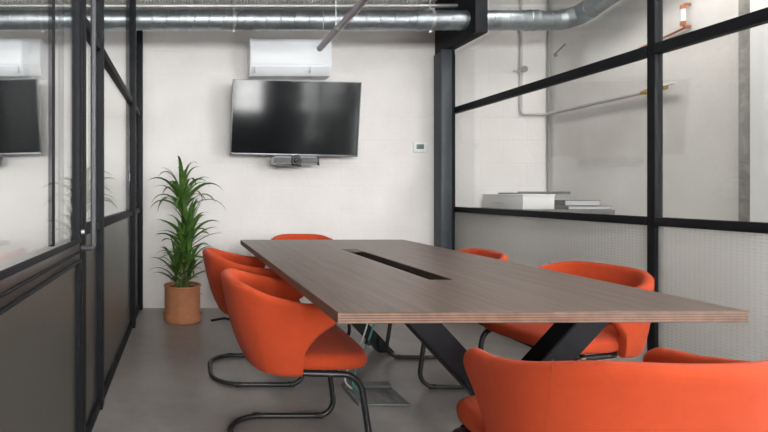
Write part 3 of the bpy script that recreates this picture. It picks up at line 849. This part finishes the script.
def build_seat():
    bm = bmesh.new(); n = 72
    def outline(inset, z, crown=0):
        out = []
        for k in range(n):
            a = 2*PI*k/n; c, s_ = math.cos(a), math.sin(a); e = 2/4.8
            u = .344+(.241-inset)*math.copysign(abs(c)**e, c); w = .252-inset
            v = w*math.copysign(abs(s_)**e, s_)
            lim = .238 if u < .30 else .238+.016*min(1, (u-.30)/.05)
            v = max(-lim+inset, min(lim-inset, v))
            # narrower towards the rear so that it sits inside the shell
            if u < .27: v *= 1-.22*((.27-u)/.165)**2
            zz = z+crown*(1-abs(c)**3)*(1-abs(s_)**3)
            if z > .43: zz += .010*max(0, (.30-u)/.2)
            out.append((u, v, zz))
        return out
    lay = [(.10, .404), (.03, .404), (.012, .407), (.003, .414), (0, .425), (0, .440), (.004, .452), (.013, .461), (.028, .466), (.06, .469), (.12, .471)]
    rings = [[bm.verts.new(p) for p in outline(i, z)] for i, z in lay]
    for a, b in zip(rings, rings[1:]):
        for k in range(n): bm.faces.new((a[k], a[(k+1) % n], b[(k+1) % n], b[k]))
    bm.faces.new(rings[0][::-1]); bm.faces.new(rings[-1])
    return bm

OFF = Vector((-.30, 0, 0))      # thing origin sits under the middle of the shell
chair0 = empty('armchair', (0, 0, 0))
bm, SS = build_shell()
bmesh.ops.translate(bm, verts=bm.verts[:], vec=OFF)
shl = finish('shell', bm, M['orange'], chair0, sharp=75)
bm = build_seat(); bmesh.ops.translate(bm, verts=bm.verts[:], vec=OFF)
finish('seat', bm, M['orange'], chair0, sharp=60)
# upholstery seams down the outside where arm meets back
for sg in (-1, 1):
    bm = bmesh.new(); pts = []
    for k in range(15):
        h_ = .405+(.7215-.405)*k/14
        s = sg*.40; p = shell_mid(s, h_); d = shell_mid(s+.002, h_)-shell_mid(s-.002, h_); d.normalize(); nn = Vector((-d.y, d.x))
        if nn.dot(p-Vector((UC+.1, 0))) < 0: nn = -nn
        p = p+nn*(TH2-.0005)
        pts.append((p.x+OFF.x, p.y, h_))
    add_tube(bm, pts, .0009, 6)
    finish('seam', bm, M['seam'], shl)
RT = .0125
half = [(.20, .16, .390), (.30, .225, .390), (.525, .242, .390), (.578, .252, .0135), (.058, .252, .0135)]
path = [(u, -v, z) for u, v, z in half]+[(u, v, z) for u, v, z in half[::-1]]
rad = [0, .06, .075, .075, .17, .17, .075, .075, .06, 0]
pts = [p+OFF for p in fillet(path, rad, 10)]
bm = bmesh.new(); add_tube(bm, pts, RT, 14)
# cross bars under the seat
for u in (.25, .44): add_tube(bm, [Vector((u, -.21, .392))+OFF, Vector((u, .21, .392))+OFF], .010, 10)
fr = finish('cantilever_frame', bm, M['black_tube'], chair0, sharp=60)
for u, v in ((.20, -.252), (.20, .252), (.50, -.252), (.50, .252)):
    bm = bmesh.new(); add_tube(bm, [(u-.018+OFF.x, v, .0140), (u+.018+OFF.x, v, .0140)], .0138, 12); finish('glide', bm, M['rubber'], fr)

CH = [
    (.441, 2.155, 0, 'orange upholstered armchair nearest on the left side of the table'),
    (.390, 3.05, 0, 'orange armchair on the left side beyond the nearest left one, by the potted plant'),
    (1.79, 2.365, 191, 'orange armchair on the right side angled toward camera, before the glass partition'),
    (1.572, 3.01, 178, 'small looking orange armchair far along the right side near the steel column'),
    (.955, 3.955, 270, 'orange armchair at the far table end below the television'),
    (1.050, 1.278, 90, 'large foreground orange armchair seen from behind at the near table end'),
]
for i, (x, y, a, lab) in enumerate(CH):
    c = chair0 if i == 0 else copy_tree(chair0)
    c.location = (x, y, 0); c.rotation_euler = (0, 0, math.radians(a))
    tag(c, lab, 'chair', 'orange armchairs around the meeting table')

# ------------------------------------------------------------------ floor box and cables
fb = tag(empty('floor_outlet_box', (1.010, 2.68, 0), math.radians(1)), 'square grey floor outlet box with raised lid below the table', 'floor box')
bm = bmesh.new(); W = .265
for sgn in (-1, 1):
    add_box(bm, (sgn*(W/2-.012), 0, .004), (.024, W, .008), .002); add_box(bm, (0, sgn*(W/2-.012), .004), (W-.048, .024, .008), .002)
finish('rim', bm, M['hatch'], fb)
bm = bmesh.new(); add_box(bm, (0, 0, .0035), (W-.05, W-.05, .005)); 
for k in range(9): add_box(bm, (-.1+.025*k, 0, .0065), (.006, W-.06, .003))
finish('grid_insert', bm, M['tile_grey'], fb)
l = box('lid', (-W/2+.004, -.028, -.005), (W/2-.004, .028, .005), M['hatch'], fb); l.location = (0, .105, .018); l.rotation_euler = (math.radians(8), 0, 0)
for dx, mt, lab, sag in ((0, 'teal', 'teal cable dropping from the table slot to the floor box', .05), (-.02, 'white_cable', 'white cable hanging beside the teal one into the floor box', .0)):
    pts = []
    yo = .0 if mt == 'teal' else .035
    P = [Vector((1.06+dx*.3, 2.82, .632)), Vector((1.055+dx, 2.78, .42)), Vector((1.0+dx, 2.75, .265)), Vector((.925+dx+sag*.2, 2.74, .13)), Vector((.90+dx+sag*.2, 2.73, .05)), Vector((.93+dx, 2.70, .012))]
    P = [Vector((q_.x, q_.y+yo, q_.z)) for q_ in P]
    for i in range(len(P)-1):
        p0, p1, p2, p3 = P[max(0, i-1)], P[i], P[i+1], P[min(len(P)-1, i+2)]
        for k in range(8):
            t = k/8
            pts.append(.5*((2*p1)+(p2-p0)*t+(2*p0-5*p1+4*p2-p3)*t*t+(3*p1-p0-3*p2+p3)*t**3))
    pts.append(P[-1])
    c = tube('cable', pts, .0055 if mt == 'teal' else .0045, M[mt], None, 8, origin=P[-1])
    tag(c, lab, 'cable')
    if mt == 'teal':
        bm = bmesh.new(); add_tube(bm, [(.064, .047, .240), (.074, .051, .262)], .016, 10); finish('cable_tie', bm, M['rubber'], c)
# dark cable end on the floor near the plant
c = tube('floor_cable', fillet([(.215, 4.22, .010), (.33, 4.30, .010), (.43, 4.20, .010), (.62, 4.25, .010)], .03, 6), .010, M['rubber'], None, 10)
tag(c, 'short black cable lying on the floor beside the terracotta pot', 'cable')

# ------------------------------------------------------------------ plant
pl = tag(empty('potted_palm', (-.03, 4.27, 0)), 'tall green leafy plant in a terracotta pot by the back wall', 'plant')
bm = bmesh.new()
add_lathe(bm, [(0, .012), (.145, .012), (.150, .018), (.152, .05), (.152, .288), (.158, .292), (.160, .300), (.157, .306), (.149, .306), (.146, .30), (.145, .265), (0, .265)], 56)
finish('pot', bm, M['terracotta'], pl, sharp=40)
bm = bmesh.new()
add_lathe(bm, [(0, 0), (.150, 0), (.158, .004), (.165, .040), (.166, .062), (.162, .066), (.158, .062), (.154, .045), (.153, .012), (0, .0125)], 56)
finish('saucer', bm, M['terracotta'], pl, sharp=40)
bm = bmesh.new(); add_lathe(bm, [(0, .282), (.06, .285), (.10, .279), (.144, .272), (.144, .262), (0, .262)], 40)
finish('soil', bm, M['soil'], pl)
rnd = random.Random(11)
def leaf(bm, o, az, el, L, w, droop, twist=0):
    n = 10; p = Vector(o); rows = []
    d = Vector((math.cos(az)*math.cos(el), math.sin(az)*math.cos(el), math.sin(el)))
    for k in range(n+1):
        t = k/n
        side_ = d.cross(Vector((0, 0, 1)))
        if side_.length < 1e-3: side_ = Vector((-math.sin(az), math.cos(az), 0))
        side_.normalize(); up = side_.cross(d).normalized()
        side_ = (side_*math.cos(twist)+up*math.sin(twist)); up = side_.cross(d).normalized()
        ww = w*(min(1, .30+t*2.2))*(1-t**2.2)**.9
        ww = max(ww, .0006)
        rows.append([bm.verts.new(p-side_*ww+up*ww*.35), bm.verts.new(p), bm.verts.new(p+side_*ww+up*ww*.35)])
        p = p+d*(L/n)
        d = (d+Vector((0, 0, -droop/n*(.15+2.1*t)))).normalized()
        # keep clear of the wall behind
        if p.y > .41: p.y = .41
    for a, b in zip(rows, rows[1:]):
        bm.faces.new((a[0], a[1], b[1], b[0])); bm.faces.new((a[1], a[2], b[2], b[1]))
bl = bmesh.new()
bs = bmesh.new()
#        base xy          top (x,y,z)           leaves  length        elevations     droop
STEM = [((.010, .01), (.00, -.01, 1.03), 30, (.34, .47), (40, 76), (1.9, 3.0), (.019, .027)),
        ((.035, -.03), (.05, -.06, .74), 32, (.28, .38), (38, 80), (.7, 1.8), (.020, .028)),
        ((-.020, -.03), (.01, -.06, .62), 20, (.24, .33), (32, 78), (.9, 1.9), (.017, .024)),
        ((.04, .02), (.06, -.03, .47), 26, (.25, .36), (35, 82), (.8, 1.9), (.017, .024)),
        ((-.05, -.02), (-.05, -.03, .44), 22, (.22, .32), (28, 80), (.8, 1.9), (.016, .022)),
        ((.0, .03), (.01, -.03, .34), 14, (.13, .20), (5, 55), (.5, 1.2), (.012, .017))]
for (bx, by), (tx, ty, tz), nl, (l0, l1), (e0, e1), (d0, d1), (w0, w1) in STEM:
    P0, P1 = Vector((bx, by, .27)), Vector((tx, ty, tz))
    pts = [P0.lerp(P1, k/14)+Vector((.012*math.sin(k*.7+bx*50), .01*math.cos(k*.9), 0))*math.sin(PI*k/14) for k in range(15)]
    add_tube(bs, pts, .014, 10, rfun=lambda t: .015-.005*t)
    for k in range(nl):
        f = (k+.5)/nl
        az = k*2.399963+rnd.uniform(-.3, .3)
        el = math.radians(e0+(e1-e0)*f+rnd.uniform(-8, 8))
        z = tz-.13*(1-f)+.03*f
        q_ = max(0, (z-.27)/(tz-.27)); o = P0.lerp(P1, min(1, q_)); o.z = z
        L = rnd.uniform(l0, l1)
        leaf(bl, o, az, el, L, rnd.uniform(w0, w1), rnd.uniform(d0, d1), rnd.uniform(-.6, .6))
finish('stem', bs, M['stem'], pl, sharp=60)
finish('foliage', bl, M['leaf'], pl, sharp=80)

# ------------------------------------------------------------------ light
w = bpy.data.worlds.new('World'); SC.world = w; w.use_nodes = True
bg = w.node_tree.nodes['Background']; bg.inputs[0].default_value = (.86, .93, 1, 1); bg.inputs[1].default_value = 5.0

def area(name, loc, rot, sx, sy, power, col):
    l = bpy.data.lights.new(name, 'AREA'); l.shape = 'RECTANGLE'; l.size = sx; l.size_y = sy; l.energy = power; l.color = col
    o = bpy.data.objects.new(name, l); COL.objects.link(o); o.location = loc; o.rotation_euler = rot
    return o
DAY = (1.0, .985, .965)
for s, e in REAR:
    area('window_daylight', ((s+e)/2, YF-.26, 2.12), (PI/2, 0, 0), e-s, 1.7, {-2.6: 260, -.45: 330, 1.93: 260}[s], DAY)
for s, e in SIDE:
    area('window_daylight', (XS+.27, (s+e)/2, 1.7), (PI/2, 0, PI/2), e-s, 2.2, 190, DAY)

# added lamps out of view, brightening floor, table and side rooms
fill_em, nt_, b_ = newmat('fill_lamp_diffuser')
b_.inputs['Emission Color'].default_value = (1, .97, .92, 1); b_.inputs['Emission Strength'].default_value = 11
FILL_LAMPS = [(.30, 1.5, 2.6), (1.75, 1.5, 2.6), (2.90, 2.6, 2.4), (-1.6, 2.2, 2.4), (2.95, -1.0, 2.4), (-1.6, -1.4, 2.4), (.30, -3.6, 2.6), (1.75, -3.6, 2.6)]
fill_side = fill_em.copy(); fill_side.name = 'bright_fill_diffuser'; fill_side.node_tree.nodes['Principled BSDF'].inputs['Emission Strength'].default_value = 26  # stronger glow for the added lamps that lift the right-hand room
def make_fill_lamp(i, x, y, ln):
    r = tag(empty('fill_lamp', (x, y, 3.0)), 'added fill lamp out of view below the ceiling deck', 'fill light', 'added fill lamps')
    box('fill_lamp_housing', (-.09, -ln/2, .0), (.09, ln/2, .06), M['white_paint'], r)
    box('diffuser', (-.08, -ln/2+.01, -.012), (.08, ln/2-.01, -.0005), fill_side if x > 2.5 else fill_em, r, .001)
    for q in (-ln*.4, ln*.4): tube('hanger_rod', [(0, q, .06), (0, q, HC-3.0+.02)], .006, M['wire'], r, 8)
for i, (x, y, ln) in enumerate(FILL_LAMPS): make_fill_lamp(i, x, y, ln)

# ------------------------------------------------------------------ camera
cd = bpy.data.cameras.new('Camera'); cam = bpy.data.objects.new('Camera', cd); COL.objects.link(cam)
cam.location = (0, 0, 1.085); cam.rotation_euler = (PI/2, 0, 0)
cd.sensor_width = 36; cd.lens = 36*500/768
cd.shift_x = (384-186)/768; cd.shift_y = -(216-193)/768
cd.clip_start = .05
SC.camera = cam
SC.view_settings.view_transform = 'Standard'; SC.view_settings.look = 'None'
SC.view_settings.gamma = 1; SC.view_settings.use_curve_mapping = False
SC.view_settings.exposure = 0.24
SC.cycles.max_bounces = 14; SC.cycles.diffuse_bounces = 6; SC.cycles.glossy_bounces = 6; SC.cycles.transparent_max_bounces = 24; SC.cycles.transmission_bounces = 10
SC.cycles.caustics_refractive = True; SC.cycles.caustics_reflective = False
SC.cycles.blur_glossy = .5; SC.cycles.sample_clamp_indirect = 6
SC.cycles.use_denoising = True
